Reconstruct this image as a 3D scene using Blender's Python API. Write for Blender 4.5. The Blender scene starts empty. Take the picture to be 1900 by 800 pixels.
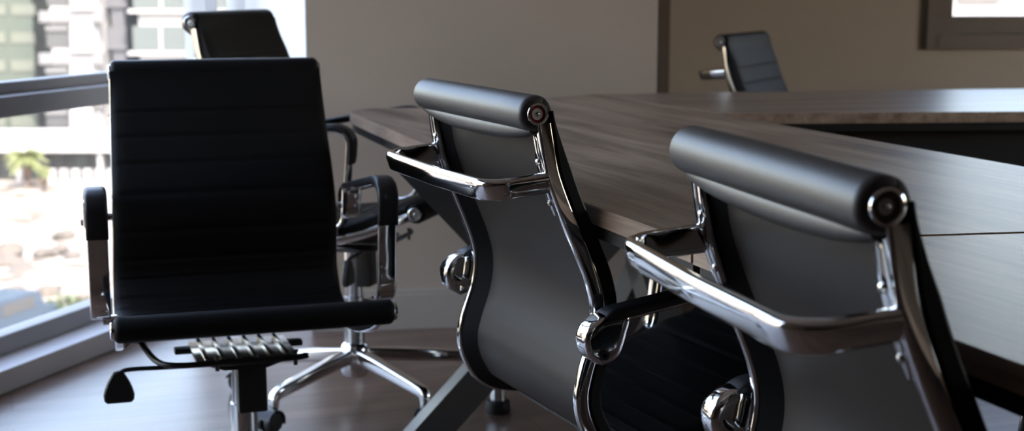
import bpy, bmesh, math, random
from mathutils import Vector, Matrix

random.seed(7)
SC = bpy.context.scene
COL = SC.collection
PI = math.pi
R = math.radians

# ------------------------------------------------------------------ materials
def new_mat(name):
    m = bpy.data.materials.new(name); m.use_nodes = True
    nt = m.node_tree
    return m, nt, nt.nodes['Principled BSDF']

def simple(name, col, rough=.5, metal=0., spec=.5, coat=0., bump=None, var=0., emit=None):
    """principled with a faint noise variation and an optional noise bump (scale, strength, distance)"""
    m, nt, b = new_mat(name)
    b.inputs['Base Color'].default_value = (*col, 1)
    b.inputs['Roughness'].default_value = rough
    b.inputs['Metallic'].default_value = metal
    b.inputs['Specular IOR Level'].default_value = spec
    b.inputs['Coat Weight'].default_value = coat
    if var or bump:
        tc = nt.nodes.new('ShaderNodeTexCoord')
    if var:
        n = nt.nodes.new('ShaderNodeTexNoise'); n.inputs['Scale'].default_value = 6
        n.inputs['Detail'].default_value = 5
        nt.links.new(tc.outputs['Object'], n.inputs['Vector'])
        mx = nt.nodes.new('ShaderNodeMixRGB'); mx.blend_type = 'MIX'
        mx.inputs[1].default_value = (*[c*(1-var) for c in col], 1)
        mx.inputs[2].default_value = (*[min(1, c*(1+var)) for c in col], 1)
        nt.links.new(n.outputs['Fac'], mx.inputs[0]); nt.links.new(mx.outputs[0], b.inputs['Base Color'])
    if bump:
        n2 = nt.nodes.new('ShaderNodeTexNoise'); n2.inputs['Scale'].default_value = bump[0]
        n2.inputs['Detail'].default_value = 4
        nt.links.new(tc.outputs['Object'], n2.inputs['Vector'])
        bp = nt.nodes.new('ShaderNodeBump'); bp.inputs['Strength'].default_value = bump[1]
        bp.inputs['Distance'].default_value = bump[2]
        nt.links.new(n2.outputs['Fac'], bp.inputs['Height']); nt.links.new(bp.outputs['Normal'], b.inputs['Normal'])
    return m

def wood_mat(name, c1, c2, c3, ang, rough=.36, planks=None, stretch=14., scale=1.5):
    """wood grain: noise stretched along the direction `ang` (degrees, world xy)"""
    m, nt, b = new_mat(name)
    L = nt.links; N = nt.nodes
    tc = N.new('ShaderNodeTexCoord')
    mp = N.new('ShaderNodeMapping'); mp.vector_type = 'TEXTURE'
    mp.inputs['Rotation'].default_value = (0, 0, R(ang))
    L.new(tc.outputs['Object'], mp.inputs['Vector'])
    mp2 = N.new('ShaderNodeMapping'); mp2.inputs['Scale'].default_value = (scale, scale*stretch, scale*stretch)
    L.new(mp.outputs[0], mp2.inputs['Vector'])
    n1 = N.new('ShaderNodeTexNoise'); n1.inputs['Scale'].default_value = 1.6; n1.inputs['Detail'].default_value = 6
    n1.inputs['Roughness'].default_value = .62; n1.inputs['Distortion'].default_value = .5
    L.new(mp2.outputs[0], n1.inputs['Vector'])
    mp3 = N.new('ShaderNodeMapping'); mp3.inputs['Scale'].default_value = (scale*3, scale*stretch*9, scale*stretch*9)
    L.new(mp.outputs[0], mp3.inputs['Vector'])
    n2 = N.new('ShaderNodeTexNoise'); n2.inputs['Scale'].default_value = 1.4; n2.inputs['Detail'].default_value = 3
    L.new(mp3.outputs[0], n2.inputs['Vector'])
    rp = N.new('ShaderNodeValToRGB')
    e = rp.color_ramp.elements
    e[0].position = .30; e[0].color = (*c1, 1); e[1].position = .72; e[1].color = (*c3, 1)
    k = e.new(.5); k.color = (*c2, 1)
    L.new(n1.outputs['Fac'], rp.inputs['Fac'])
    mx = N.new('ShaderNodeMixRGB'); mx.blend_type = 'OVERLAY'; mx.inputs[0].default_value = .35
    L.new(rp.outputs[0], mx.inputs[1]); L.new(n2.outputs['Fac'], mx.inputs[2])
    out = mx.outputs[0]
    if planks:
        bk = N.new('ShaderNodeTexBrick'); bk.inputs['Scale'].default_value = 1.
        bk.inputs['Brick Width'].default_value = planks[0]; bk.inputs['Row Height'].default_value = planks[1]
        bk.inputs['Mortar Size'].default_value = .0022; bk.inputs['Mortar Smooth'].default_value = .2
        bk.inputs['Color1'].default_value = (.82, .82, .82, 1); bk.inputs['Color2'].default_value = (1.12, 1.1, 1.08, 1)
        bk.inputs['Mortar'].default_value = (.35, .33, .32, 1)
        L.new(mp.outputs[0], bk.inputs['Vector'])
        mm = N.new('ShaderNodeMixRGB'); mm.blend_type = 'MULTIPLY'; mm.inputs[0].default_value = 1
        L.new(out, mm.inputs[1]); L.new(bk.outputs['Color'], mm.inputs[2]); out = mm.outputs[0]
    L.new(out, b.inputs['Base Color'])
    b.inputs['Roughness'].default_value = rough
    if planks: b.inputs['Coat Weight'].default_value = .22; b.inputs['Coat Roughness'].default_value = .28
    bp = N.new('ShaderNodeBump'); bp.inputs['Strength'].default_value = .08; bp.inputs['Distance'].default_value = .001
    L.new(n2.outputs['Fac'], bp.inputs['Height']); L.new(bp.outputs['Normal'], b.inputs['Normal'])
    return m

def glass_mat(name, tint=(.96, .98, .97)):
    m, nt, b = new_mat(name)
    N, L = nt.nodes, nt.links
    N.remove(b)
    o = N['Material Output']
    t = N.new('ShaderNodeBsdfTransparent'); t.inputs[0].default_value = (*tint, 1)
    g = N.new('ShaderNodeBsdfGlossy'); g.inputs['Roughness'].default_value = .02
    f = N.new('ShaderNodeLayerWeight'); f.inputs['Blend'].default_value = .5
    pw = N.new('ShaderNodeMath'); pw.operation = 'POWER'; pw.inputs[1].default_value = 5
    ml = N.new('ShaderNodeMath'); ml.operation = 'MULTIPLY_ADD'; ml.inputs[1].default_value = .8; ml.inputs[2].default_value = .03
    L.new(f.outputs['Facing'], pw.inputs[0]); L.new(pw.outputs[0], ml.inputs[0])
    mx = N.new('ShaderNodeMixShader')
    L.new(ml.outputs[0], mx.inputs[0]); L.new(t.outputs[0], mx.inputs[1]); L.new(g.outputs[0], mx.inputs[2])
    L.new(mx.outputs[0], o.inputs['Surface'])
    return m

M = {}
M['leather'] = simple('black_leather', (.005, .005, .0055), .58, spec=.24, bump=(420, .25, .0006))
M['roll'] = simple('black_leather_sheen', (.042, .037, .036), .47, spec=1.0, bump=(300, .25, .0008))  # lighter, glossier copy of the leather: window sheen put into the colour
M['backing'] = simple('black_vinyl_backing', (.033, .025, .020), .50, spec=.36, bump=(700, .2, .0004))
M['chrome'] = simple('chrome', (.80, .79, .78), .07, metal=1.)
M['chrome_dull'] = simple('polished_aluminium', (.62, .62, .62), .20, metal=1.)
M['disc'] = simple('brushed_disc', (.80, .81, .79), .38, metal=.0)
M['red'] = simple('red_reflection_ring', (.55, .012, .03), .3)  # a red reflection put into the colour of the ring
M['plastic'] = simple('black_plastic', (.012, .012, .013), .42)
M['pad'] = simple('black_arm_pad', (.014, .014, .016), .42, spec=.5)
M['rubber'] = simple('black_rubber', (.012, .012, .012), .6)
M['wall'] = simple('painted_wall', (.51, .43, .352), .7, spec=.25, bump=(160, .12, .002), var=.03)
M['wall_right'] = simple('painted_wall_warm', (.49, .428, .355), .7, spec=.25, bump=(160, .12, .002), var=.03)
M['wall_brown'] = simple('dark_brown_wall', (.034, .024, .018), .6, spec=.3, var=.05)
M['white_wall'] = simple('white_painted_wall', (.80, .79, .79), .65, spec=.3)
M['ceiling'] = simple('ceiling_paint', (.62, .61, .60), .8)
M['skirt'] = simple('skirting_paint', (.47, .425, .38), .5)
M['frame'] = simple('window_aluminium', (.30, .285, .278), .45, metal=.0, spec=.5)
M['frame_dark'] = simple('window_gasket', (.03, .035, .035), .5)
M['frame_brown'] = simple('brown_window_frame', (.15, .122, .10), .5)
M['frame_white'] = simple('white_window_frame', (.75, .75, .76), .45)
M['sill'] = simple('sill_stone', (.62, .61, .62), .4)
M['glass'] = glass_mat('window_glass')
M['table_leg'] = simple('grey_powder_coat', (.085, .083, .083), .42)
M['apron'] = simple('dark_table_frame', (.012, .011, .011), .5)
M['floor'] = wood_mat('floor_planks', (.10, .058, .040), (.155, .095, .068), (.21, .138, .102), 20, rough=.32, planks=(1.2, .16), stretch=10, scale=1.2)
M['wood_a'] = wood_mat('table_laminate_a', (.10, .064, .042), (.26, .182, .125), (.43, .315, .222), 112, rough=.42, stretch=9, scale=1.1)
M['wood_b'] = wood_mat('table_laminate_b', (.16, .112, .080), (.24, .175, .128), (.32, .24, .18), 8, rough=.38, stretch=9, scale=1.1)
M['edge'] = wood_mat('table_edge_band', (.24, .155, .11), (.42, .30, .22), (.55, .41, .31), 112, rough=.4, stretch=16, scale=1.)

# ------------------------------------------------------------------ mesh helpers
class MB:
    """collects geometry and links it as ONE mesh object"""
    def __init__(s): s.v = []; s.f = []; s.m = []
    def add(s, verts, faces, mi=0):
        k = len(s.v); s.v += [tuple(v) for v in verts]
        s.f += [tuple(i+k for i in f) for f in faces]; s.m += [mi]*len(faces)
    def box(s, c, d, mi=0, rot=None, bev=0.):
        bm = bmesh.new(); bmesh.ops.create_cube(bm, size=1)
        bmesh.ops.scale(bm, vec=d, verts=bm.verts)
        if bev: bmesh.ops.bevel(bm, geom=bm.edges[:], offset=bev, segments=2, profile=.6, affect='EDGES')
        s.bm(bm, Matrix.Translation(c) @ (rot.to_4x4() if rot else Matrix()), mi)
    def bm(s, bm, mat=None, mi=0):
        bm.verts.index_update()
        vs = [(mat @ v.co) if mat else v.co.copy() for v in bm.verts]
        s.add(vs, [[v.index for v in f.verts] for f in bm.faces], mi); bm.free()
    def rings(s, rings, mi=0, closed=False, cap=True):
        n = len(rings[0]); k = len(s.v); fs = []
        s.v += [tuple(p) for r in rings for p in r]
        m = len(rings)
        for i in range(m if closed else m-1):
            a, b = i*n, ((i+1) % m)*n
            for j in range(n):
                j2 = (j+1) % n
                fs.append((k+a+j, k+a+j2, k+b+j2, k+b+j))
        if cap and not closed:
            fs.append(tuple(k+j for j in range(n))[::-1]); fs.append(tuple(k+(m-1)*n+j for j in range(n)))
        s.f += fs; s.m += [mi]*len(fs)
    def lathe(s, prof, mat=None, n=24, mi=0, cap=True):
        """prof: (r, h) pairs turned about z"""
        rs = []
        for r, h in prof:
            rs.append([(mat or Matrix()) @ Vector((r*math.cos(2*PI*j/n), r*math.sin(2*PI*j/n), h)) for j in range(n)])
        s.rings(rs, mi, False, cap)
    def tube(s, pts, rad, n=10, mi=0, closed=False):
        s.sweep(pts, lambda t: [(rad*math.cos(2*PI*j/n), rad*math.sin(2*PI*j/n)) for j in range(n)], mi=mi, closed=closed)
    def sweep(s, pts, sec, up=Vector((0, 0, 1)), mi=0, closed=False, cap=True):
        pts = [Vector(p) for p in pts]; m = len(pts); rs = []
        for i, p in enumerate(pts):
            a = pts[i-1] if (i or closed) else pts[0]; b = pts[(i+1) % m] if (i < m-1 or closed) else pts[-1]
            t = (b-a).normalized()
            u = up - t*up.dot(t)
            if u.length < 1e-4: u = Vector((1, 0, 0)) - t*t.x
            u.normalize(); w = t.cross(u)
            rs.append([p + w*q[0] + u*q[1] for q in sec(i/max(1, m-1))])
        s.rings(rs, mi, closed, cap)
    def build(s, name, mats, parent=None, smooth=35, loc=None):
        me = bpy.data.meshes.new(name); me.from_pydata(s.v, [], s.f)
        for m in (mats if isinstance(mats, (list, tuple)) else [mats]): me.materials.append(m)
        for p, mi in zip(me.polygons, s.m): p.material_index = mi
        bm = bmesh.new(); bm.from_mesh(me); bmesh.ops.recalc_face_normals(bm, faces=bm.faces); bm.to_mesh(me); bm.free()
        if smooth:
            for p in me.polygons: p.use_smooth = True
            me.set_sharp_from_angle(angle=R(smooth))
        o = bpy.data.objects.new(name, me); COL.objects.link(o)
        if parent: o.parent = parent
        if loc: o.location = loc
        return o

def spline(pts, n):
    """Catmull-Rom through pts"""
    P = [Vector(p) for p in pts]; P = [P[0]*2-P[1]] + P + [P[-1]*2-P[-2]]
    out = []
    for i in range(1, len(P)-2):
        for k in range(n):
            t = k/n; a, b, c, d = P[i-1], P[i], P[i+1], P[i+2]
            out.append(.5*((2*b) + (c-a)*t + (2*a-5*b+4*c-d)*t*t + (3*b-a-3*c+d)*t**3))
    out.append(P[-2]); return out

def resample(pts, step):
    L = [0]
    for a, b in zip(pts, pts[1:]): L.append(L[-1]+(b-a).length)
    n = max(2, int(round(L[-1]/step))); out = []; j = 0
    for k in range(n+1):
        t = L[-1]*k/n
        while j < len(L)-2 and L[j+1] < t: j += 1
        q = (t-L[j])/max(1e-9, L[j+1]-L[j]); out.append(pts[j].lerp(pts[j+1], q))
    return out, L[-1]

def rrect(w, h, r, n=4):
    """rounded rectangle section, w across, h up"""
    o = []
    for cx, cy, a0 in ((w/2-r, h/2-r, 0), (-w/2+r, h/2-r, 90), (-w/2+r, -h/2+r, 180), (w/2-r, -h/2+r, 270)):
        for k in range(n+1):
            a = R(a0+90*k/n); o.append((cx+r*math.cos(a), cy+r*math.sin(a)))
    return o

def tag(o, label=None, cat=None, group=None, kind=None):
    if label: o['label'] = label
    if cat: o['category'] = cat
    if group: o['group'] = group
    if kind: o['kind'] = kind
    return o

def empty(name, loc=(0, 0, 0), rz=0):
    o = bpy.data.objects.new(name, None); COL.objects.link(o)
    o.location = loc; o.rotation_euler = (0, 0, rz); o.empty_display_size = .1
    return o

# ------------------------------------------------------------------ the office chair
# local frame: sitter faces +y, sitter's right is +x, z up, origin on the floor under the gas column
YO = -.32                                     # the head roll lies this far behind the column
PROF = [(.006, .900), (.012, .86), (.021, .81), (.041, .755), (.067, .695), (.087, .645), (.094, .607), (.089, .565), (.074, .518),
        (.066, .482), (.069, .448), (.082, .415), (.104, .384), (.142, .364), (.19, .356), (.26, .357), (.35, .367), (.44, .388),
        (.52, .418), (.569, .437)]
HW = [(0, .211), (.30, .220), (.50, .226), (.75, .231), (1.2, .242)]   # half width along the arc
_pts, ARC = resample(spline([(0, y+YO, z) for y, z in PROF], 12), .004)
NP = len(_pts)

def frame_at(i):
    a = _pts[max(0, i-2)]; b = _pts[min(NP-1, i+2)]
    t = (b-a).normalized()
    n = Vector((0, -t.z, t.y))                # towards the sitter
    return _pts[i], t, n

def half_w(s):
    for (a, x), (b, y) in zip(HW, HW[1:]):
        if s <= b: return x+(y-x)*(s-a)/(b-a)
    return HW[-1][1]

_sb = min(range(NP), key=lambda i: (Vector((0, .142+YO, .364))-_pts[i]).length)      # backrest ends, seat begins
S_SPLIT = _sb/(NP-1)*ARC
SEAMS = [.098+.0600*k for k in range(30)]

def pad(mb, i0, i1):
    """ribbed leather sling between the rails; material 0 leather, 1 backing"""
    rs = []
    for i in range(i0, i1+1):
        s = i/(NP-1)*ARC; p, t, n = frame_at(i); h = half_w(s)
        # quilting: soft swelling between horizontal seams
        d = min(abs(s-q) for q in SEAMS)
        puff = .0034*(1-math.exp(-(d/.0045)**2))*min(1, s/.05)
        k = min(1, max(0, s/.10)); k = k*k*(3-2*k)            # thin where it comes off the head roll
        f0 = .028+.0165*k; k2 = min(1, max(0, (ARC-s)/.075)); f0 -= .0105*(1-k2*k2*(3-2*k2)); front = f0+puff; e = .024+(f0-.024)*.75
        sec = [(-h+.0135, .004), (-h+.036, .0235), (h-.036, .0235), (h-.0135, .004), (h-.0125, .0215), (h+.002, .0225), (h+.005, .0255), (h+.0045, e),
               (h, f0-.001), (h-.010, f0+puff*.6), (h-.03, front), (-h+.03, front), (-h+.010, f0+puff*.6), (-h, f0-.001),
               (-h-.0045, e), (-h-.005, .0255), (-h-.002, .0225), (-h+.0125, .0215)]
        rs.append([p+Vector((x, 0, 0))+n*z for x, z in sec])
    n0 = len(mb.f)
    mb.rings(rs, 0)
    for k in range(n0, len(mb.f)):
        if (k-n0) % 18 == 1 and k-n0 < 18*(i1-i0): mb.m[k] = 1
    return mb

def roll(mb, c, r, hw, welt=None):
    """a padded roll along x with rounded ends"""
    c = Vector(c); rs = []; n = 28
    xs = []
    for k in range(7):
        a = k/6*PI/2; xs.append((-hw+.010*(1-math.sin(a)), r-.010+.010*math.sin(a) if True else r))
    prof = [(-hw, r*.45)] + [(-hw+.010*(1-math.cos(k/5*PI/2)), r-.010+.010*math.sin(k/5*PI/2)) for k in range(6)]
    prof += [(-hw*.6, r*1.0), (-hw*.2, r*1.012), (hw*.2, r*1.012), (hw*.6, r*1.0)]
    prof += [(hw-.010*(1-math.cos(k/5*PI/2)), r-.010+.010*math.sin(k/5*PI/2)) for k in range(5, -1, -1)] + [(hw, r*.45)]
    for x, q in prof:
        rs.append([c+Vector((x, q*math.cos(2*PI*j/n), q*math.sin(2*PI*j/n))) for j in range(n)])
    k0 = len(mb.f); mb.rings(rs)
    for k in range(k0, k0+n*(len(rs)-1)):
        if ((k-k0) % n) in (0, 1, 2, 3, 4, n-1, n-2, n-3, n-4, n-5, n-6): mb.m[k] = 1  # front faces take the plain leather without the sheen colour
    if welt:
        # the sewn fold hanging below the roll at the back, thickest in the middle
        oy, oz, ay, az = welt; rs = []
        for k in range(25):
            u = -1+2*k/24; x = u*(hw-.006); e = max(.02, (1-abs(u)**2.2)) ** .6
            rs.append([c+Vector((x, oy+ay*(.55+.45*e)*math.cos(2*PI*j/14), oz*(.72+.28*e)+az*(.35+.65*e)*math.sin(2*PI*j/14))) for j in range(14)])
        mb.rings(rs)
        # stitching line along the fold
        pts = []
        for k in range(33):
            u = -1+2*k/32; e = max(.02, (1-abs(u)**2.2)) ** .6
            pts.append(c+Vector((u*(hw-.012), oy-ay*(.55+.45*e)*.86, oz*(.72+.28*e)+az*(.35+.65*e)*.52)))
        mb.tube(pts, .0011, n=6)

def end_cap(name, sx, x, yz, r, parent, red=False):
    mb = MB(); mat = Matrix.Translation((sx*x, yz[0], yz[1])) @ Matrix.Rotation(sx*PI/2, 4, 'Y')
    # ring (0), disc (1), optional ring painted as a red reflection (2)
    mb.lathe([(r*.70, .001), (r*.72, .0042), (r*.82, .0062), (r*.94, .0050), (r, .0015), (r*.98, -.006), (r*.72, -.006)], mat, 32, 0, False)
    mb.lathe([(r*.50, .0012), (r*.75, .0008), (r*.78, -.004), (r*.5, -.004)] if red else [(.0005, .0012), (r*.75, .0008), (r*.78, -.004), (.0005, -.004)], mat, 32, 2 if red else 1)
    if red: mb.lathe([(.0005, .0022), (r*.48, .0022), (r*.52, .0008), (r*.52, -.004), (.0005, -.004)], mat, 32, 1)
    mb.lathe([(.0005, .0042), (r*.10, .0040), (r*.2, .0028), (r*.22, 0), (.0005, 0)], mat, 16, 0)
    return mb.build(name, [M['chrome'], M['disc'], M['red']], parent)

ROLL_C = (YO+.008, .900); ROLL_R = .0265
FRONT_C = (YO+.575, .452); FRONT_R = .0238

def side_rail_mesh(sx):
    mb = MB(); rs = []
    i0 = min(range(NP), key=lambda i: abs(_pts[i].z-.884)+(0 if i < 60 else 9))
    for i in range(i0, NP-2):
        s = i/(NP-1)*ARC; p, t, n = frame_at(i); h = half_w(s)
        sec = rrect(.015, .022, .0045, 4)
        rs.append([p+Vector((sx*(h-.0015)+a, 0, 0))+n*(.011+b) for a, b in sec])
    mb.rings(rs)
    return mb

def stretcher_mesh():
    hx = .211; yb = YO-.066; yr = YO+.024; rc = .034
    pts = []
    def z(y): return .792+(y-yb)/(yr-yb)*.008
    half = [Vector((hx, yr, 0)), Vector((hx, yr-.02, 0)), Vector((hx, yb+rc+.01, 0))]
    for k in range(7):
        a = k/6*PI/2; half.append(Vector((hx-rc+rc*math.cos(a), yb+rc-rc*math.sin(a), 0)))
    for k in range(1, 7): half.append(Vector((hx-rc-(hx-rc)*k/6, yb-.004*k/6*1.0, 0)))
    full = half + [Vector((-p.x, p.y, 0)) for p in half[-2::-1]]
    for p in full: p.z = z(p.y)
    cs, sn = math.cos(R(17)), math.sin(R(17))
    mb = MB(); mb.sweep(full, lambda t: [(x*cs-y*sn, x*sn+y*cs) for x, y in rrect(.0165, .033, .0078, 5)])
    return mb

ARM = [(.080, .548), (.066, .563), (.070, .588), (.094, .603), (.14, .610), (.24, .625), (.34, .639), (.408, .648), (.444, .645), (.464, .628),
       (.463, .595), (.457, .545), (.450, .492), (.447, .457), (.438, .432), (.416, .417), (.384, .412)]
AX = .262
def arm_section(w, th): return rrect(w, th, th*.42, 4)

def arm_mesh(sx):
    pts = [p for p in spline([(sx*AX, y+YO, z) for y, z in ARM], 6)]
    mb = MB()
    def sec(t):
        k = min(1, t/.13)
        return arm_section(.036+.006*(1-k), .0115+.014*(1-k))
    mb.sweep(pts, sec, up=Vector((sx*1., 0, 0)).cross(Vector((0, 0, 1))) if False else Vector((0, .3, 1)).normalized())
    return mb

def sweep_x(mb, pts, wid, th, x, mi=0):
    """strip whose width runs along x, swept along a yz curve; wid and th are functions of t"""
    m = len(pts); rs = []
    for i, p in enumerate(pts):
        a = pts[max(0, i-1)]; b = pts[min(m-1, i+1)]; t = (b-a).normalized(); n = Vector((0, -t.z, t.y)); u = i/(m-1)
        h = th(u); rs.append([Vector((x+q, p.y, p.z))+n*w for q, w in rrect(wid(u), h, h*.42, 4)])
    mb.rings(rs, mi)

def make_chair():
    root = empty('office_chair')
    up = []                                                   # parts that rise and tilt with the seat
    mb = pad(MB(), 0, _sb); back = mb.build('backrest', [M['leather'], M['backing']], root); up.append(back)
    mb = pad(MB(), _sb, NP-3); seat = mb.build('seat', [M['leather'], M['backing']], root); up.append(seat)
    mb = MB(); roll(mb, (0, ROLL_C[0], ROLL_C[1]), ROLL_R, .2135, (-.002, -.0295, .0135, .0165))
    hr = mb.build('head_roll', [M['roll'], M['leather']], root, smooth=50); up.append(hr)
    mb = MB(); roll(mb, (0, FRONT_C[0], FRONT_C[1]), FRONT_R, .2445)
    fr = mb.build('front_roll', [M['leather'], M['leather']], root, smooth=50); up.append(fr)
    for sx in (1, -1):
        rail = side_rail_mesh(sx).build('side_rail', M['chrome'], root); up.append(rail)
        end_cap('end_cap', sx, .2125, ROLL_C, .0172, rail); end_cap('end_cap', sx, .2440, FRONT_C, .0172, rail)
        # clip plate that holds the rear bar, with two screws
        mb = MB(); rs = []
        zz = [.868, .862, .845, .838, .80, .776, .768, .755, .750]
        ww = [.003, .008, .008, .013, .013, .013, .010, .009, .004]
        for z, w in zip(zz, ww):
            i = min(range(120), key=lambda q: abs(_pts[q].z-z)); p, t, n = frame_at(i); h = half_w(i/(NP-1)*ARC)
            rs.append([p+Vector((sx*(h-.0155)+a*1., 0, 0))+n*(.004+b) for a, b in rrect(w, .009, .002, 2)])
        mb.rings(rs)
        for z in (.828, .768):
            i = min(range(120), key=lambda q: abs(_pts[q].z-z)); p, t, n = frame_at(i); h = half_w(i/(NP-1)*ARC)
            mat = Matrix.Translation(p+Vector((sx*(h-.0155), 0, 0))+n*-.0005) @ (-n).to_track_quat('Z', 'Y').to_matrix().to_4x4()
            mb.lathe([(.0004, .003), (.003, .0026), (.0048, .001), (.005, -.001), (.0004, -.001)], mat, 14)
        mb.build('bracket', M['chrome'], rail)
    bar = stretcher_mesh().build('rear_bar', M['chrome'], root); up.append(bar)
    for sx in (1, -1):
        pts = [p for p in spline([(0, y+YO, z) for y, z in ARM], 6)]
        mb = MB()
        sweep_x(mb, pts, lambda u: .036+.005*max(0, 1-u/.10), lambda u: .0105+.005*max(0, 1-u/.10), sx*AX)
        # knob to the rail at the back, two bolts to the rail at the front
        for (y, z, r, x0, x1) in ((.080, .566, .0085, .222, .250), (.412, .408, .009, .228, .258), (.386, .404, .009, .228, .258)):
            mat = Matrix.Translation((sx*x0, y+YO, z)) @ Matrix.Rotation(sx*PI/2, 4, 'Y')
            mb.lathe([(.0005, 0), (r, 0), (r, x1-x0), (.0005, x1-x0)], mat, 16)
        web = [(.082, .538), (.060, .556), (.057, .588), (.078, .609), (.104, .6135), (.122, .611), (.124, .599), (.120, .585), (.115, .566), (.105, .546)]
        web = [Vector((y, z, 0)) for y, z in web]; ol = spline(web+[web[0]], 4)[:-1]
        mb.rings([[Vector((sx*AX+q, y+YO, z)) for y, z in [(.092+(p.x-.092)*k, .582+(p.y-.582)*k) for p in ol]]
                  for q, k in ((-.0205, .50), (-.0200, .80), (-.0180, .92), (-.014, .985), (-.008, 1.), (.008, 1.), (.014, .985), (.0180, .92), (.0200, .80), (.0205, .50))])
        arm = mb.build('armrest', M['chrome'], root); up.append(arm)
        mb = MB(); sub = pts[17:6*10+4]
        off = []
        for i, p in enumerate(sub):
            t = (sub[min(len(sub)-1, i+1)]-sub[max(0, i-1)]).normalized(); off.append(p+Vector((0, -t.z, t.y))*(.0055 if i < len(sub)*.70 else .0085))
        sweep_x(mb, off, lambda u: .039, lambda u: .008+.011*min(1, u/.05) if u < .70 else .006+.007*min(1, (1-u)/.05), sx*AX)
        mb.build('arm_pad', M['pad'], arm)
        mb = MB(); mat = Matrix.Translation((sx*(AX+.021), .082+YO, .556)) @ Matrix.Rotation(sx*PI/2, 4, 'Y')
        mb.lathe([(.0005, .001), (.003, .001), (.0032, .004), (.0068, .004), (.0072, -.002), (.0005, -.002)], mat, 16)
        mb.build('bolt', M['plastic'], arm)
    # tilt mechanism: ribbed aluminium plate on cross bars, black housing
    mb = MB(); tl = Matrix.Rotation(R(9), 3, 'X')
    mb.box((0, -.005, .341), (.19, .20, .008), bev=.002)
    for k in range(6): mb.box((-.075+.03*k, -.005, .347), (.010, .20, .008), bev=.003)
    mech = mb.build('tilt_mechanism', M['chrome_dull'], root); up.append(mech)
    mb = MB()
    prof = [(-.085, .357), (.085, .357), (.075, .346), (.04, .334), (-.04, .334), (-.075, .346)]
    mb.rings([[Vector((x, y, z-.017)) for x, z in prof] for y in (-.10, .06)])
    mb.box((0, -.118, .355), (.436, .03, .008)); mb.box((0, -.06, .338), (.25, .03, .012), bev=.003)
    mb.build('housing', M['plastic'], mech)
    mb = MB(); mb.tube(spline([(.190, -.02, .372), (.180, .04, .362), (.165, .09, .352), (.14, .118, .349), (.08, .12, .347), (-.09, .12, .347), (-.105, .118, .353)], 5), .006, 8)
    for x in (.06, -.085): mb.lathe([(.004, 0), (.004, .026), (.006, .026), (.006, .03)], Matrix.Translation((x, .12, .332)), 10)
    mb.build('torsion_bar', M['plastic'], mech)
    mb = MB(); mb.tube(spline([(.03, .05, .328), (.15, .078, .337), (.212, .08, .339), (.231, .08, .335), (.236, .08, .326), (.236, .08, .320)], 6), .0045, 8)
    mb.build('lever', M['plastic'], mech)
    mb = MB()
    out = [(0, .306), (.008, .3045), (.013, .297), (.0195, .285), (.025, .271), (.0278, .259), (.0265, .249), (.0215, .2438)]
    out = out + [(-x, z) for x, z in out[::-1] if x > 0]
    mb.rings([[Vector((.236+x*k, .08+dy, .304+(z-.272)*k)) for x, z in out] for dy, k in ((-.007, .9), (-.0045, 1), (.0045, 1), (.007, .9))])
    mb.build('paddle', M['plastic'], mech)
    mb = MB(); mb.box((-.012, .018, .279), (.056, .060, .112), bev=.006)
    mb.build('shroud', M['plastic'], mech)
    # column and base stay on the floor
    mb = MB(); mb.lathe([(.0005, 0), (.026, 0), (.026, .125), (.0225, .126), (.0225, .225), (.0005, .225)], None, 28)
    colm = mb.build('gas_column', M['chrome_dull'], root, loc=(0, 0, .105))
    mb = MB(); mb.lathe([(.0005, .065), (.030, .065), (.036, .075), (.038, .125), (.034, .145), (.027, .152), (.0005, .152)], None, 28)
    hub = mb.build('base_hub', M['chrome'], root)
    legs = []
    for k in range(5):
        a = 2*PI*k/5; mb = MB()
        sp = [(.028, .118), (.10, .112), (.20, .100), (.27, .091), (.296, .086), (.307, .078), (.309, .066), (.309, .050)]
        def w(u): return .030-.010*u
        pts = spline([(0, y, z) for y, z in sp], 5); m = len(pts); rs = []
        for i, p in enumerate(pts):
            q0 = pts[max(0, i-1)]; q1 = pts[min(m-1, i+1)]; t = (q1-q0).normalized(); n = Vector((0, -t.z, t.y)); u = i/(m-1)
            rs.append([Vector((c, p.y, p.z))+n*d for c, d in rrect(.032-.012*u, .036-.018*u, .006, 3)])
        mb.rings(rs)
        leg = mb.build('base_leg', M['chrome'], root); leg.rotation_euler = (0, 0, a); legs.append(leg)
        mb = MB()
        for sx in (1, -1):
            mat = Matrix.Translation((sx*.0055, .327, .026)) @ Matrix.Rotation(sx*PI/2, 4, 'Y')
            mb.lathe([(.0005, 0), (.025, 0), (.026, .003), (.026, .013), (.022, .019), (.010, .021), (.0005, .021)], mat, 22)
        # hood over the two wheels and the stem socket
        rs = []
        for x in (-.026, .026):
            rs.append([Vector((x, .327+q*math.cos(R(a2)), .026+q*math.sin(R(a2)))) for q, a2 in
                       [(.0305, d) for d in range(20, 201, 15)] + [(.0275, d) for d in range(200, 19, -15)]])
        mb.rings(rs)
        mb.lathe([(.0005, .034), (.011, .034), (.011, .056), (.0005, .056)], Matrix.Translation((0, .312, 0)), 14)
        mb.build('caster', M['plastic'], leg)
    return root, up, legs, hub, colm

PROTO, UP, LEGS, HUB, COLM = make_chair()
UPN = {o.name.split('.')[0] for o in UP}

def copy_tree(o, parent=None):
    c = o.copy(); COL.objects.link(c); c.parent = parent
    for ch in list(o.children): copy_tree(ch, c)
    return c

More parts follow.
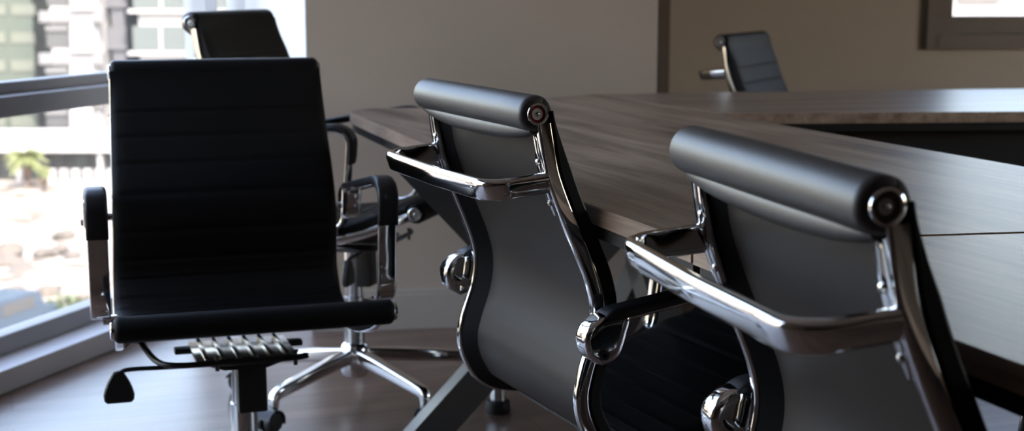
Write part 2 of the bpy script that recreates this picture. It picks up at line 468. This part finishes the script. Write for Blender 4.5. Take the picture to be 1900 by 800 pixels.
def pose_chair(root, rx, ry, yaw, dz, tilt, base_ang, label, group=None, size=1., arm=1., low=1., lift=0.):
    """rx, ry: where the head roll centre stands; yaw: facing direction"""
    y = R(yaw); f = Vector((math.cos(y), math.sin(y), 0)); c = Vector((rx, ry, 0))+f*-YO
    root.location = c; root.rotation_euler = (0, 0, y-PI/2); root.scale = (size,)*3
    Mu = Matrix.Translation((0, 0, dz)) @ Matrix.Translation((0, 0, .37)) @ Matrix.Rotation(R(tilt), 4, 'X') @ Matrix.Diagonal((1, 1, low, 1)) @ Matrix.Translation((0, 0, -.37))
    k = 0
    for ch in root.children:
        nm = ch.name.split('.')[0]
        if nm == 'armrest': ch.matrix_local = Mu @ Matrix.Translation((0, -.24, .58+lift)) @ Matrix.Diagonal((1, arm, 1, 1)) @ Matrix.Translation((0, .24, -.58))
        elif nm in UPN: ch.matrix_local = Mu.copy()
        elif nm == 'gas_column': ch.scale = (1, 1, (.225+dz)/.225)
        elif nm == 'base_leg':
            ch.rotation_euler = (0, 0, R(base_ang)-(y-PI/2)-PI/2+2*PI*k/5); k += 1
    tag(root, label, 'chair', 'black ribbed swivel chairs around the conference table')

CH = [  # head roll x, y, facing, lift, tilt, base angle, label
    (-.638, 3.085, -72.6, -.020, 2.4, 99, 'black ribbed leather swivel chair in front of the window, turned towards the viewer'),
    (-.0615, 2.206, 24.9, -.021, 0, 60, 'black chrome-railed chair tucked at the long table edge, red reflection painted as a ring in its end cap'),
    (.241, 1.343, 14.7, -.017, 0, 50, 'nearest black chair, seen from behind, with plain grey end cap on its head roll'),
    (-.713, 3.648, -15.4, .076, 1.2, -123, 'black swivel chair at the rounded table end, half hidden behind the window chair'),
    (.765, 4.80, -28, -.024, 0, 20, 'black chair beyond the far table run, only the top of its backrest showing'),
]
SRC = PROTO
for i, (x, y, a, dz, tl, ba, lb) in enumerate(CH):
    r = PROTO if i == 0 else copy_tree(PROTO)
    pose_chair(r, x, y, a, dz, tl, ba, lb, size=1.035 if i == 0 else 1., arm=(1., 1.10, 1.10, .90, 1.)[i], low=.96 if i == 0 else 1., lift=.032 if i == 0 else 0.)
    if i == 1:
        # red reflection painted as a ring in the top cap of its right rail
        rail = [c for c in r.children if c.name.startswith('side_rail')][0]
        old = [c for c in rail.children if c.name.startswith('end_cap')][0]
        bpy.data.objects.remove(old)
        e = end_cap('end_cap', 1, .2125, ROLL_C, .0172, rail, red=True); e['label'] = 'chrome end cap with red reflection painted as a ring'
bpy.context.view_layer.update()

# ------------------------------------------------------------------ the conference table
def slab(mb, poly, z0, z1, top=0, side=1):
    n = len(poly); k = len(mb.v)
    mb.v += [(x, y, z0) for x, y in poly]+[(x, y, z1) for x, y in poly]
    mb.f.append(tuple(k+n+i for i in range(n))); mb.m.append(top)
    mb.f.append(tuple(k+i for i in range(n))[::-1]); mb.m.append(side)
    for i in range(n):
        j = (i+1) % n; mb.f.append((k+i, k+j, k+n+j, k+n+i)); mb.m.append(side)

TZ = .74
table = empty('conference_table', (.3, 3.2, 0))
tag(table, 'large brown wood conference table with open centre, rounded left end and crossed legs', 'table')
def tpart(mb, name, mats, par=table, smooth=35):
    mb.v = [(x-.3, y-3.2, z) if par is table else (x, y, z) for x, y, z in mb.v]
    return mb.build(name, mats, par, smooth)
seam_o, seam_i = Vector((.226, 1.766)), Vector((1.138, 1.92))
left_end = [(-.180, 2.884), (-.335, 3.36), (-.396, 3.55), (-.414, 3.625), (-.410, 3.665), (-.394, 3.697), (-.37, 3.717), (-.335, 3.729), (-.27, 3.735), (-.19, 3.742), (-.16, 3.76), (.03, 3.96), (.24, 4.20)]
polyA = [tuple(seam_o)] + left_end + [(.517, 3.566), tuple(seam_i)]
g = .0055
polyN = [(.226+g*.3, 1.766-2*g), (1.138+g*.3, 1.92-2*g), (1.62, .645), (.81, .142)]
polyF = [(.242, 4.2008), (.60, 4.285), (1.6, 4.435), (3.2, 4.64), (3.2, 3.80), (1.307, 3.627), (.519, 3.5675)]
def inset(poly, d):
    cx = sum(p[0] for p in poly)/len(poly); cy = sum(p[1] for p in poly)/len(poly)
    n = len(poly); out = []
    area = sum(poly[i][0]*poly[(i+1) % n][1]-poly[(i+1) % n][0]*poly[i][1] for i in range(n))
    sg = 1 if area > 0 else -1
    for i in range(n):
        a, b, c = Vector(poly[i-1]), Vector(poly[i]), Vector(poly[(i+1) % n])
        e1 = (b-a).normalized(); e2 = (c-b).normalized()
        n1 = Vector((-e1.y, e1.x))*sg; n2 = Vector((-e2.y, e2.x))*sg
        v = n1+n2; v = v/max(.3, v.dot(n1)); out.append(tuple(b+v*d))
    return out
for poly, wm, lb in ((polyA, 'wood_a', None), (polyN, 'wood_a', None), (polyF, 'wood_b', None)):
    mb = MB(); slab(mb, poly, TZ-.027, TZ-.0015, 1, 1); slab(mb, inset(poly, .0012), TZ-.0015, TZ, 0, 1)
    tp = tpart(mb, 'tabletop', [M[wm], M['edge']], smooth=20)
    mb = MB(); slab(mb, inset(poly, .006), TZ-.048, TZ-.0271, 0, 0)
    mb.v = [(x-.3, y-3.2, z) for x, y, z in mb.v]; mb.build('apron', M['apron'], tp, 20)

def beam(mb, p, q, w, h, up):
    p, q = Vector(p), Vector(q)
    mb.sweep([p, q], lambda t: [(w/2, h/2), (-w/2, h/2), (-w/2, -h/2), (w/2, -h/2)], up=Vector(up))
def x_leg(c, d, half, z1, w=.074):
    """two crossed square beams in the vertical plane through c along d, and a top plate"""
    c = Vector((c[0], c[1], 0)); d = Vector((d[0], d[1], 0)).normalized(); n = Vector((-d.y, d.x, 0))
    mb = MB()
    for sgn, off in ((1, .0), (-1, .0)):
        a = c-d*sgn*half; b = c+d*sgn*half
        beam(mb, a+Vector((0, 0, 0))+n*off, Vector((b.x, b.y, z1))+n*off, w, w, n)
    leg = tpart(mb, 'crossed_leg', M['table_leg'], smooth=0)
    return leg
B = (.989, .15); A = (.335, -.942)
x_leg((.075, 3.17), B, .315, TZ-.05)
x_leg((.345, 3.60), A, .315, TZ-.05)
x_leg((1.30, 1.00), (.95, .3), .30, TZ-.05)
x_leg((1.75, 4.05), (.10, .99), .30, TZ-.05)
x_leg((2.9, 4.2), (.10, .99), .30, TZ-.05)
mb = MB(); mb.lathe([(.0005, .03), (.020, .03), (.020, TZ-.049), (.0005, TZ-.049)], Matrix.Translation((-.035, 3.45, 0)), 24)
post = tpart(mb, 'support_post', M['chrome'])
mb = MB(); mb.lathe([(.0005, 0), (.030, 0), (.032, .006), (.030, .030), (.022, .034), (.0005, .034)], Matrix.Translation((-.335, .25, 0)), 24)
mb.build('foot', M['plastic'], post)
# modesty panels under the inner edges
mb = MB()
p, q = Vector((.60, 3.62, .50)), Vector((3.1, 3.835, .50))
beam(mb, p, q, .018, .38, (0, 0, 1)); tpart(mb, 'modesty_panel', M['apron'], smooth=0)

# ------------------------------------------------------------------ the room
def struct(mb, name, m, smooth=0):
    o = mb.build(name, m, None, smooth); o['kind'] = 'structure'; return o
CEIL = 2.75
DW = Vector((.331, .944, 0)).normalized(); NW = Vector((-DW.y, DW.x, 0))        # along the glass wall; outward
C0 = Vector((-1.336, 3.589, 0))                                               # on the curb's inner foot
S1 = 1.50; S0 = -9.0; SW = -2.5
def wbox(mb, s0, s1, n0, n1, z0, z1, mi=0, bev=0):
    rot = Matrix((DW, NW, Vector((0, 0, 1)))).transposed()
    c = C0+DW*(s0+s1)/2+NW*(n0+n1)/2+Vector((0, 0, (z0+z1)/2))
    mb.box(c, (abs(s1-s0), abs(n1-n0), z1-z0), mi, rot, bev)
GN = .13                                                                      # glass plane, outward of the curb face
def prism(mb, poly, z0, z1, mi=0):
    slab(mb, poly, z0, z1, mi, mi)
_a = C0+NW*.24+DW*S0; _b = C0+NW*.24+DW*1.62
plan = [(_a.x, _a.y), (6.2, -4.7), (6.2, 7.3), (.4, 6.62), (_b.x, 6.62), (_b.x, _b.y)]
mb = MB(); prism(mb, plan, -.15, 0); struct(mb, 'floor', M['floor'])
mb = MB(); prism(mb, plan, CEIL, CEIL+.15); struct(mb, 'ceiling', M['ceiling'])
mb = MB(); wbox(mb, SW, S1-.02, 0, .24, 0, .063, bev=.004); struct(mb, 'trim_1', M['sill'])
# window 1: the glass wall
win = MB()
wbox(win, SW, S1, GN-.03, GN+.03, .063, .118, bev=.004)                         # bottom rail
wbox(win, SW, S1-.24, GN-.075, GN+.03, .712, .768, bev=.004)                    # transom
wbox(win, SW, S1-.24, GN-.02, GN+.03, .768, .800, bev=.004)
wbox(win, SW, S1, GN-.03, GN+.03, 2.45, 2.52)
for s in (SW+.03, -.6): wbox(win, s-.03, s+.03, GN-.035, GN+.03, .118, 2.45)
w1 = struct(win, 'window_1', M['frame'])
mb = MB(); wbox(mb, S1-.30, S1-.225, GN-.05, GN+.03, .063, 2.45); wbox(mb, S1-.025, S1+.0, GN-.05, GN+.03, .063, 2.45)
mb.build('mullion', M['frame_white'], w1, 0)
mb = MB(); wbox(mb, S1-.225, S1-.19, GN-.03, GN+.03, .063, 2.45); mb.build('gasket', M['frame_dark'], w1, 0)
mb = MB(); wbox(mb, SW, S1, GN-.003, GN+.003, .11, 2.46); gl = mb.build('glass', M['glass'], w1, 0)
mb = MB(); wbox(mb, S0, S1, -.0, .24, 2.52, CEIL); wbox(mb, S0, SW, 0, .24, 0, 2.52); struct(mb, 'wall_left', M['wall_right'])

# the pier between the two windows: cream front, white flank towards the glass wall
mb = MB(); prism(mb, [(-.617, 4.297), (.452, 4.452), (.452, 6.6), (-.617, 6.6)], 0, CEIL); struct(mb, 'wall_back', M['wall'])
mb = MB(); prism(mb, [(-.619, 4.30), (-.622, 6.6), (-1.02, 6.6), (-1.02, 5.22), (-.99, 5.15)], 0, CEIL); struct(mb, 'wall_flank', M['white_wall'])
mb = MB(); prism(mb, [(-.617, 4.279), (.452, 4.434), (.452, 4.4525), (-.617, 4.2975)], 0, .108); prism(mb, [(-.617, 4.285), (.452, 4.440), (.452, 4.4525), (-.617, 4.2975)], .108, .122)
struct(mb, 'baseboard_back', M['skirt'])
# recessed wall with the brown framed window
RY = 5.62
BX = Vector((.992, .125, 0)).normalized(); BN = Vector((-BX.y, BX.x, 0))
R0 = Vector((.452, RY-.16, 0))
def rbox(mb, u0, u1, n0, n1, z0, z1, mi=0, bev=0):
    rot = Matrix((BX, BN, Vector((0, 0, 1)))).transposed()
    mb.box(R0+BX*(u0+u1)/2+BN*(n0+n1)/2+Vector((0, 0, (z0+z1)/2)), (abs(u1-u0), abs(n1-n0), z1-z0), mi, rot, bev)
WU0, WU1, WZ0, WZ1 = 1.205, 2.40, .845, 2.35
mb = MB(); rbox(mb, -.4, WU0, 0, .2, 0, CEIL); rbox(mb, WU1, 6.2, 0, .2, 0, CEIL); rbox(mb, WU0, WU1, 0, .2, 0, WZ0); rbox(mb, WU0, WU1, 0, .2, WZ1, CEIL)
struct(mb, 'wall_far', M['wall_right'])
mb = MB()
for (u0, u1, z0, z1) in ((WU0, WU1, WZ0-.035, WZ0+.02), (WU0-.035, WU0+.02, WZ0-.035, WZ1+.035), (WU1-.02, WU1+.035, WZ0-.035, WZ1+.035), (WU0, WU1, WZ1-.02, WZ1+.035)):
    rbox(mb, u0, u1, -.025, .12, z0, z1)
w2 = struct(mb, 'window_2', M['frame_brown'])
def sash(u0, u1):
    z0, z1, t = WZ0+.022, WZ1-.022, .07
    mb = MB()
    for a in ((u0, u1, z0, z0+t), (u0, u1, z1-t, z1), (u0, u0+t*.8, z0+t, z1-t), (u1-t*.8, u1, z0+t, z1-t)):
        rbox(mb, a[0], a[1], .0, .07, a[2], a[3], bev=.004)
    s = mb.build('sash', M['frame_brown'], w2, 0)
    mb = MB(); rbox(mb, u0+t*.5, u1-t*.5, .032, .038, z0+t*.5, z1-t*.5); mb.build('glass', M['glass'], w2, 0)
sash(WU0+.022, WU1-.022)
mb = MB(); rbox(mb, .095, .150, -.012, .0, 0, CEIL); struct(mb, 'dark_strip', M['frame_brown'])  # darker brown vertical strip on the far wall, just right of the pier
# right and rear walls, outside the picture
Q0, Q1, Q2, Q3 = 1.0, 3.6, .80, 2.40
mb = MB()
for y0, y1, z0, z1 in ((-4.8, Q0, 0, CEIL), (Q1, 7.4, 0, CEIL), (Q0, Q1, 0, Q2), (Q0, Q1, Q3, CEIL)): mb.box((6.1, (y0+y1)/2, (z0+z1)/2), (.2, y1-y0, z1-z0))
struct(mb, 'wall_right', M['wall_brown'])
mb = MB()
for y0, y1, z0, z1 in ((Q0, Q1, Q2, Q2+.06), (Q0, Q1, Q3-.06, Q3), (Q0, Q0+.06, Q2+.06, Q3-.06), (Q1-.06, Q1, Q2+.06, Q3-.06), ((Q0+Q1)/2-.04, (Q0+Q1)/2+.04, Q2+.06, Q3-.06)):
    mb.box((6.1, (y0+y1)/2, (z0+z1)/2), (.08, y1-y0, z1-z0))
w3 = struct(mb, 'added_fill_window', M['frame_brown'])  # unseen window, added to let in fill daylight from the right
mb = MB(); mb.box((6.1, (Q0+Q1)/2, (Q2+Q3)/2), (.006, Q1-Q0-.1, Q3-Q2-.1)); mb.build('glass', M['glass'], w3, 0)
mb = MB(); mb.box((1.0, -4.75, CEIL/2), (11.4, .2, CEIL)); struct(mb, 'wall_rear', M['wall_brown'])

# ------------------------------------------------------------------ outdoors
GZ = -13.0
m_ground = simple('pale_ground', (0.213, 0.196, 0.172), .9, var=.25)
m_white = simple('white_render', (0.275, 0.275, 0.275), .8)
m_grey = simple('grey_render', (0.1215, 0.1215, 0.1237), .8)
m_greyblue = simple('grey_blue_render', (0.0856, 0.0893, 0.1004), .8)
m_win = simple('dark_window', (0.0552, 0.0576, 0.0608), .3)
m_teal = simple('teal_glazing', (0.0682, 0.0830, 0.0830), .35)
m_green = simple('green_glazing', (0.0533, 0.0663, 0.0533), .35, var=.2)
m_greenb = simple('green_spandrel', (0.0893, 0.0980, 0.0769), .5)
m_shade = simple('dim_shopfront', (0.052, 0.052, 0.055), .5)
m_rock = simple('pale_rock', (0.0792, 0.0682, 0.0566), .9, var=.2)
m_leaf = simple('palm_leaf', (0.076, 0.089, 0.024), .6)
m_bush = simple('bush_leaf', (0.0483, 0.0672, 0.0287), .7)
m_trunk = simple('palm_trunk', (0.124, 0.083, 0.058), .9)
m_car = simple('silver_blue_paint', (0.047, 0.073, 0.107), .3, metal=.2)
m_asph = simple('asphalt', (0.117, 0.117, 0.120), .9)

_nt = m_ground.node_tree; _b = _nt.nodes['Principled BSDF']; _tc = _nt.nodes.new('ShaderNodeTexCoord')
_n = _nt.nodes.new('ShaderNodeTexNoise'); _n.inputs['Scale'].default_value = .42; _n.inputs['Detail'].default_value = 7; _n.inputs['Roughness'].default_value = .7
_r = _nt.nodes.new('ShaderNodeValToRGB'); _e = _r.color_ramp.elements
_e[0].position = .42; _e[0].color = (.085, .068, .05, 1); _e[1].position = .56; _e[1].color = (.24, .22, .19, 1)
_nt.links.new(_tc.outputs['Object'], _n.inputs['Vector']); _nt.links.new(_n.outputs['Fac'], _r.inputs[0]); _nt.links.new(_r.outputs[0], _b.inputs['Base Color'])

def oy(u, v, y):
    """world point at depth y seen at (u, v): used to find real sizes of the far buildings"""
    p = R(9.239); c, s = math.cos(p), math.sin(p); a = (u-950)/2640; b = -(v-400)/2640
    D = Vector((a, c+b*s, -s+b*c)); return Vector((0, 0, 1.061))+D*(y/D.y)
mb = MB(); n = 40
for i in range(n+1):
    for j in range(n+1):
        x = -150+300*i/n; y = 14+306*j/n
        mb.v.append((x, y, GZ+.35*math.sin(x*.9+y*.5)*(1 if y < 95 else 0)+random.uniform(-.25, .25)*(1 if y < 95 else .0)))
for i in range(n):
    for j in range(n):
        a = i*(n+1)+j; mb.f.append((a, a+1, a+n+2, a+n+1)); mb.m.append(0)
gr = mb.build('ground_outside', m_ground, None, 60); gr['kind'] = 'structure'

def facade_box(mb, u0, v0, u1, v1, y, dep, mi=0, out=0.):
    a = oy(u0, v0, y); b = oy(u1, v1, y)
    mb.box(((a.x+b.x)/2, y+dep/2-out, (a.z+b.z)/2), (abs(b.x-a.x), dep, abs(a.z-b.z)), mi)

Y = 106.
# white apartment block with a grid of windows
ap = empty('apartment_block', (oy(130, 350, Y).x, Y, GZ)); tag(ap, 'white apartment block with grey floor bands behind the palm', 'building')
def bpart(mb, name, m, root):
    mb.v = [tuple(Vector(v)-root.location) for v in mb.v]; return mb.build(name, m, root, 0)
mb = MB(); facade_box(mb, 70, -420, 190, 258, Y, 16); bpart(mb, 'wall', m_white, ap)
mb = MB(); facade_box(mb, 186, -420, 240, 258, Y+2.5, 13); bpart(mb, 'recess', m_greyblue, ap)
for k in range(-5, 3):
    v = 20+78*k
    mb = MB(); facade_box(mb, 76, v, 196, v+21, Y, 1., 0, .55); bpart(mb, 'floor_band', m_grey, ap)
    mb = MB(); facade_box(mb, 86, v+27, 129, v+68, Y, .5, 0, .08); w = bpart(mb, 'window', m_win, ap)
    mb = MB(); facade_box(mb, 86, v+27, 129, v+36, Y, .3, 0, .30); mb.v = [tuple(Vector(q)-ap.location) for q in mb.v]; mb.build('blind', m_grey, w, 0)
    mb = MB(); facade_box(mb, 136, v+22, 178, v+76, Y, 1.2, 0, .75); bpart(mb, 'balcony', m_white, ap)
    mb = MB(); facade_box(mb, 190, v+30, 236, v+72, Y+2.4, .5, 0, .12); bpart(mb, 'window', m_greyblue, ap)
# glazed block to the right
gb = empty('glazed_block', (oy(300, 350, Y).x, Y+1, GZ)); tag(gb, 'pale block with wide teal glazing left of the rear chair', 'building')
mb = MB(); facade_box(mb, 238, -420, 470, 258, Y+1, 16); bpart(mb, 'wall', m_white, gb)
for k in range(-5, 3):
    v = 48+78*k
    for u0, u1 in ((246, 297), (301, 352), (372, 430)):
        mb = MB(); facade_box(mb, u0, v, u1, v+46, Y+1, .5, 0, .1); bpart(mb, 'window', m_teal, gb)
    mb = MB(); facade_box(mb, 240, v-31, 470, v-24, Y+1, .8, 0, .5); bpart(mb, 'ledge', m_white, gb)
# green glazed tower at the left
gt = empty('green_tower', (oy(0, 350, Y).x, Y+3, GZ)); tag(gt, 'greenish glass tower at the left edge of the big window', 'building')
mb = MB(); facade_box(mb, -420, -500, 72, 258, Y+3, 18); bpart(mb, 'wall', m_green, gt)
for k in range(-6, 5):
    v = 2+52*k
    for u0, u1 in ((-180, -110), (-100, -52), (-44, 12), (21, 66)):
        mb = MB(); facade_box(mb, u0, v+6, u1, v+26, Y+3, .4, 0, .1); bpart(mb, 'spandrel', m_greenb, gt)
# low shop row with white canopy
sh = empty('shop_row', (oy(100, 350, 102).x, 102, GZ)); tag(sh, 'low shop row under a long white canopy at street level', 'building')
mb = MB(); facade_box(mb, -300, 248, 420, 283, 101, 3.6); bpart(mb, 'canopy', m_white, sh)
mb = MB(); facade_box(mb, -300, 281, 420, 352, 104, 1.0); bpart(mb, 'shopfront', m_shade, sh)
for u in (-200, -90, 33, 186, 330):
    mb = MB(); facade_box(mb, u-6, 281, u+6, 353, 101.3, .6); bpart(mb, 'column', m_white, sh)
for u0, u1, mm in ((140, 160, m_teal), (100, 122, m_win), (52, 70, m_win), (-30, -8, m_teal)):
    mb = MB(); facade_box(mb, u0, 286, u1, 308, 103.9, .3); bpart(mb, 'window', mm, sh)
for k in range(9):
    pn = MB(); u = 88+22*k
    facade_box(pn, u, 314, u+17, 357, 100.2, .25)
    o = pn.build('barrier_panel', m_white, None, 0)
    tag(o, 'white upright barrier panel in the row before the shops', 'barrier', 'white barrier panels before the shops')
# palms in front of the shops
def palm(u, v0, v1, y, spread, label, trunk_w, seed):
    rnd = random.Random(seed)
    b = oy(u, v1, y); t = oy(u, v0, y); hgt = t.z-GZ
    root = empty('palm_tree', (b.x, y, GZ)); tag(root, label, 'tree', 'palms before the shops')
    mb = MB(); mb.tube([(0, 0, -.3), (.05, 0, hgt*.35), (0, 0, hgt*.72)], trunk_w, 10); mb.build('trunk', m_trunk, root)
    mb = MB()
    for k in range(46):
        a = rnd.uniform(0, 2*PI); el = rnd.uniform(-.5, 1.1); L = spread*rnd.uniform(.75, 1.1); pts = []
        for q in range(6):
            f = q/5; r = L*f*math.cos(el*(1-.25*f)); z = hgt*.70+L*f*math.sin(el)-.55*L*f*f
            pts.append(Vector((r*math.cos(a), r*math.sin(a), z)))
        side = Vector((-math.sin(a), math.cos(a), 0)); vs = []; fs = []
        for q, p in enumerate(pts):
            w = .20*math.sin(PI*(.15+.8*q/5)); vs += [p+side*w-Vector((0, 0, w*.6)), p+Vector((0, 0, .05)), p-side*w-Vector((0, 0, w*.6))]
        for q in range(5):
            for e in (0, 1): fs.append((q*3+e, q*3+e+1, q*3+e+4, q*3+e+3))
        mb.add(vs, fs)
    mb.build('fronds', m_leaf, root)
palm(52, 266, 358, 99, 1.55, 'yellow-green palm standing left of the shop column', .30, 3)
palm(82, 300, 358, 97.2, .55, 'smaller palm with a reddish trunk beside the big palm', .28, 5)
# boulders on the waste ground
rk = [(8, 500, 1.3), (40, 516, 1.5), (66, 497, 1.0), (74, 524, .9), (84, 474, .8), (48, 470, 1.2), (112, 464, .8), (136, 506, .9), (154, 460, 1.2), (118, 440, .8),
      (100, 500, .6), (92, 546, .8), (168, 510, .9), (16, 470, 1.0), (134, 480, .6), (184, 478, .9), (24, 545, .8)]
placed = []
for i, (u, v, s) in enumerate(rk):
    D = oy(u, v, 10)-Vector((0, 0, 1.061)); t = (GZ-1.061)/D.z; p = Vector((0, 0, 1.061))+D*t
    gap = min([(p-q).length/(1.25*(s+z)) for q, z in placed]+[9])
    if gap < .6: continue
    s *= min(1, gap); placed.append((p, s))
    bm = bmesh.new(); bmesh.ops.create_icosphere(bm, subdivisions=2, radius=1)
    rnd = random.Random(i)
    for v_ in bm.verts: v_.co = Vector((v_.co.x*s*.8, v_.co.y*s, v_.co.z*s*.5))*rnd.uniform(.8, 1.15)
    mb = MB(); mb.bm(bm); o = mb.build('boulder', m_rock, None, 30, loc=(p.x, p.y, GZ+s*.1))
    tag(o, 'pale boulder on the bright waste ground outside the window', 'rock', 'boulders on the waste ground')
def on_ground(u, v):
    D = oy(u, v, 10)-Vector((0, 0, 1.061)); return Vector((0, 0, 1.061))+D*((GZ-1.061)/D.z)
p = on_ground(125, 590)
mb = MB()
for k in range(260):
    a = random.uniform(0, 2*PI); q = random.random()**.5; z = random.uniform(0, 1.1)*(1-q*.6)
    c = Vector((q*1.3*math.cos(a), q*1.0*math.sin(a), z)); d = Vector((random.uniform(-1, 1), random.uniform(-1, 1), random.uniform(.2, 1))).normalized()*.3; e = d.cross(Vector((0, 0, 1))).normalized()*.09
    mb.add([c-e, c+d*.5+e*1.6, c+d, c+d*.5-e*1.6], [(0, 1, 2, 3)])
o = mb.build('green_bush', m_bush, None, 0, loc=(p.x, p.y, GZ)); tag(o, 'green bush on the waste ground just above the window ledge', 'bush')
# parked van, low in the left corner of the window
p = on_ground(14, 625)
van = empty('parked_van', (p.x, p.y, GZ)); van.rotation_euler = (0, 0, R(75)); tag(van, 'pale blue parked van seen low through the left window', 'van')
mb = MB(); sec = [(-2.2, .35), (2.2, .35), (2.25, .95), (1.5, 1.05), (1.0, 1.75), (-2.0, 1.85), (-2.25, 1.0)]
mb.rings([[Vector((x, yy, z)) for x, z in sec] for yy in (-.85, .85)]); mb.build('body', m_car, van, 0)
mb = MB()
for yy in (-.86, .86): mb.box((-.4, yy, 1.4), (2.2, .03, .5), 0)
mb.box((1.27, 0, 1.42), (.03, 1.5, .62), 0, Matrix.Rotation(R(-35), 3, 'Y')); mb.build('window', m_win, van, 0)
for x in (-1.4, 1.4):
    for yy in (-.8, .8):
        mb = MB(); mb.lathe([(.0005, -.1), (.33, -.1), (.35, 0), (.33, .1), (.0005, .1)], Matrix.Translation((x, yy, .35)) @ Matrix.Rotation(PI/2, 4, 'X'), 20); mb.build('wheel', M['rubber'], van)
# building beyond the brown window
ob = empty('office_block', (30, 76, GZ)); tag(ob, 'white office block seen through the brown framed window', 'building')
mb = MB(); mb.box((34, 84, -5.7), (52, 14, 17)); bpart(mb, 'wall', m_white, ob)
for i in range(14):
    for k in range(4):
        mb = MB(); mb.box((10.6+3.6*i, 77, -9.2+3.4*k), (2.3, .4, 1.7)); bpart(mb, 'window', m_grey if (i+k) % 3 else m_teal, ob)

# ------------------------------------------------------------------ light
w = bpy.data.worlds.new('World'); SC.world = w; w.use_nodes = True
nt = w.node_tree; bg = nt.nodes['Background']
sk = nt.nodes.new('ShaderNodeTexSky'); sk.sky_type = 'NISHITA'; sk.sun_disc = False
sk.sun_elevation = R(52); sk.sun_rotation = R(150); sk.air_density = 1.2; sk.dust_density = 2.5
tn = nt.nodes.new('ShaderNodeMixRGB'); tn.blend_type = 'MULTIPLY'; tn.inputs[0].default_value = 1; tn.inputs[2].default_value = (1.13, .96, .91, 1)
nt.links.new(sk.outputs[0], tn.inputs[1]); nt.links.new(tn.outputs[0], bg.inputs[0]); bg.inputs[1].default_value = 1.1
sd = bpy.data.lights.new('sun', 'SUN'); sd.energy = 7.; sd.angle = R(.6); sd.color = (1, .95, .87)
so = bpy.data.objects.new('sun', sd); COL.objects.link(so)
so.rotation_euler = Vector((-.45, .80, -1.05)).to_track_quat('-Z', 'Y').to_euler()
so.location = (4, -6, 12)

# ------------------------------------------------------------------ camera
cd = bpy.data.cameras.new('camera'); co = bpy.data.objects.new('camera', cd); COL.objects.link(co)
cd.sensor_fit = 'HORIZONTAL'; cd.sensor_width = 36; cd.lens = 36*2640/1900
co.location = (0, 0, 1.061); co.rotation_euler = (R(90-9.239), 0, 0)
cd.dof.use_dof = True; cd.dof.focus_distance = 1.95; cd.dof.aperture_fstop = 5.6
cd.clip_start = .05; cd.clip_end = 600
SC.camera = co
SC.view_settings.view_transform = 'Standard'; SC.view_settings.look = 'None'
SC.view_settings.gamma = 1; SC.view_settings.use_curve_mapping = False
SC.view_settings.exposure = .62
cy = SC.cycles
cy.max_bounces = 10; cy.diffuse_bounces = 5; cy.glossy_bounces = 5; cy.transparent_max_bounces = 12
cy.sample_clamp_indirect = 8; cy.caustics_reflective = False; cy.caustics_refractive = False
cy.use_denoising = True
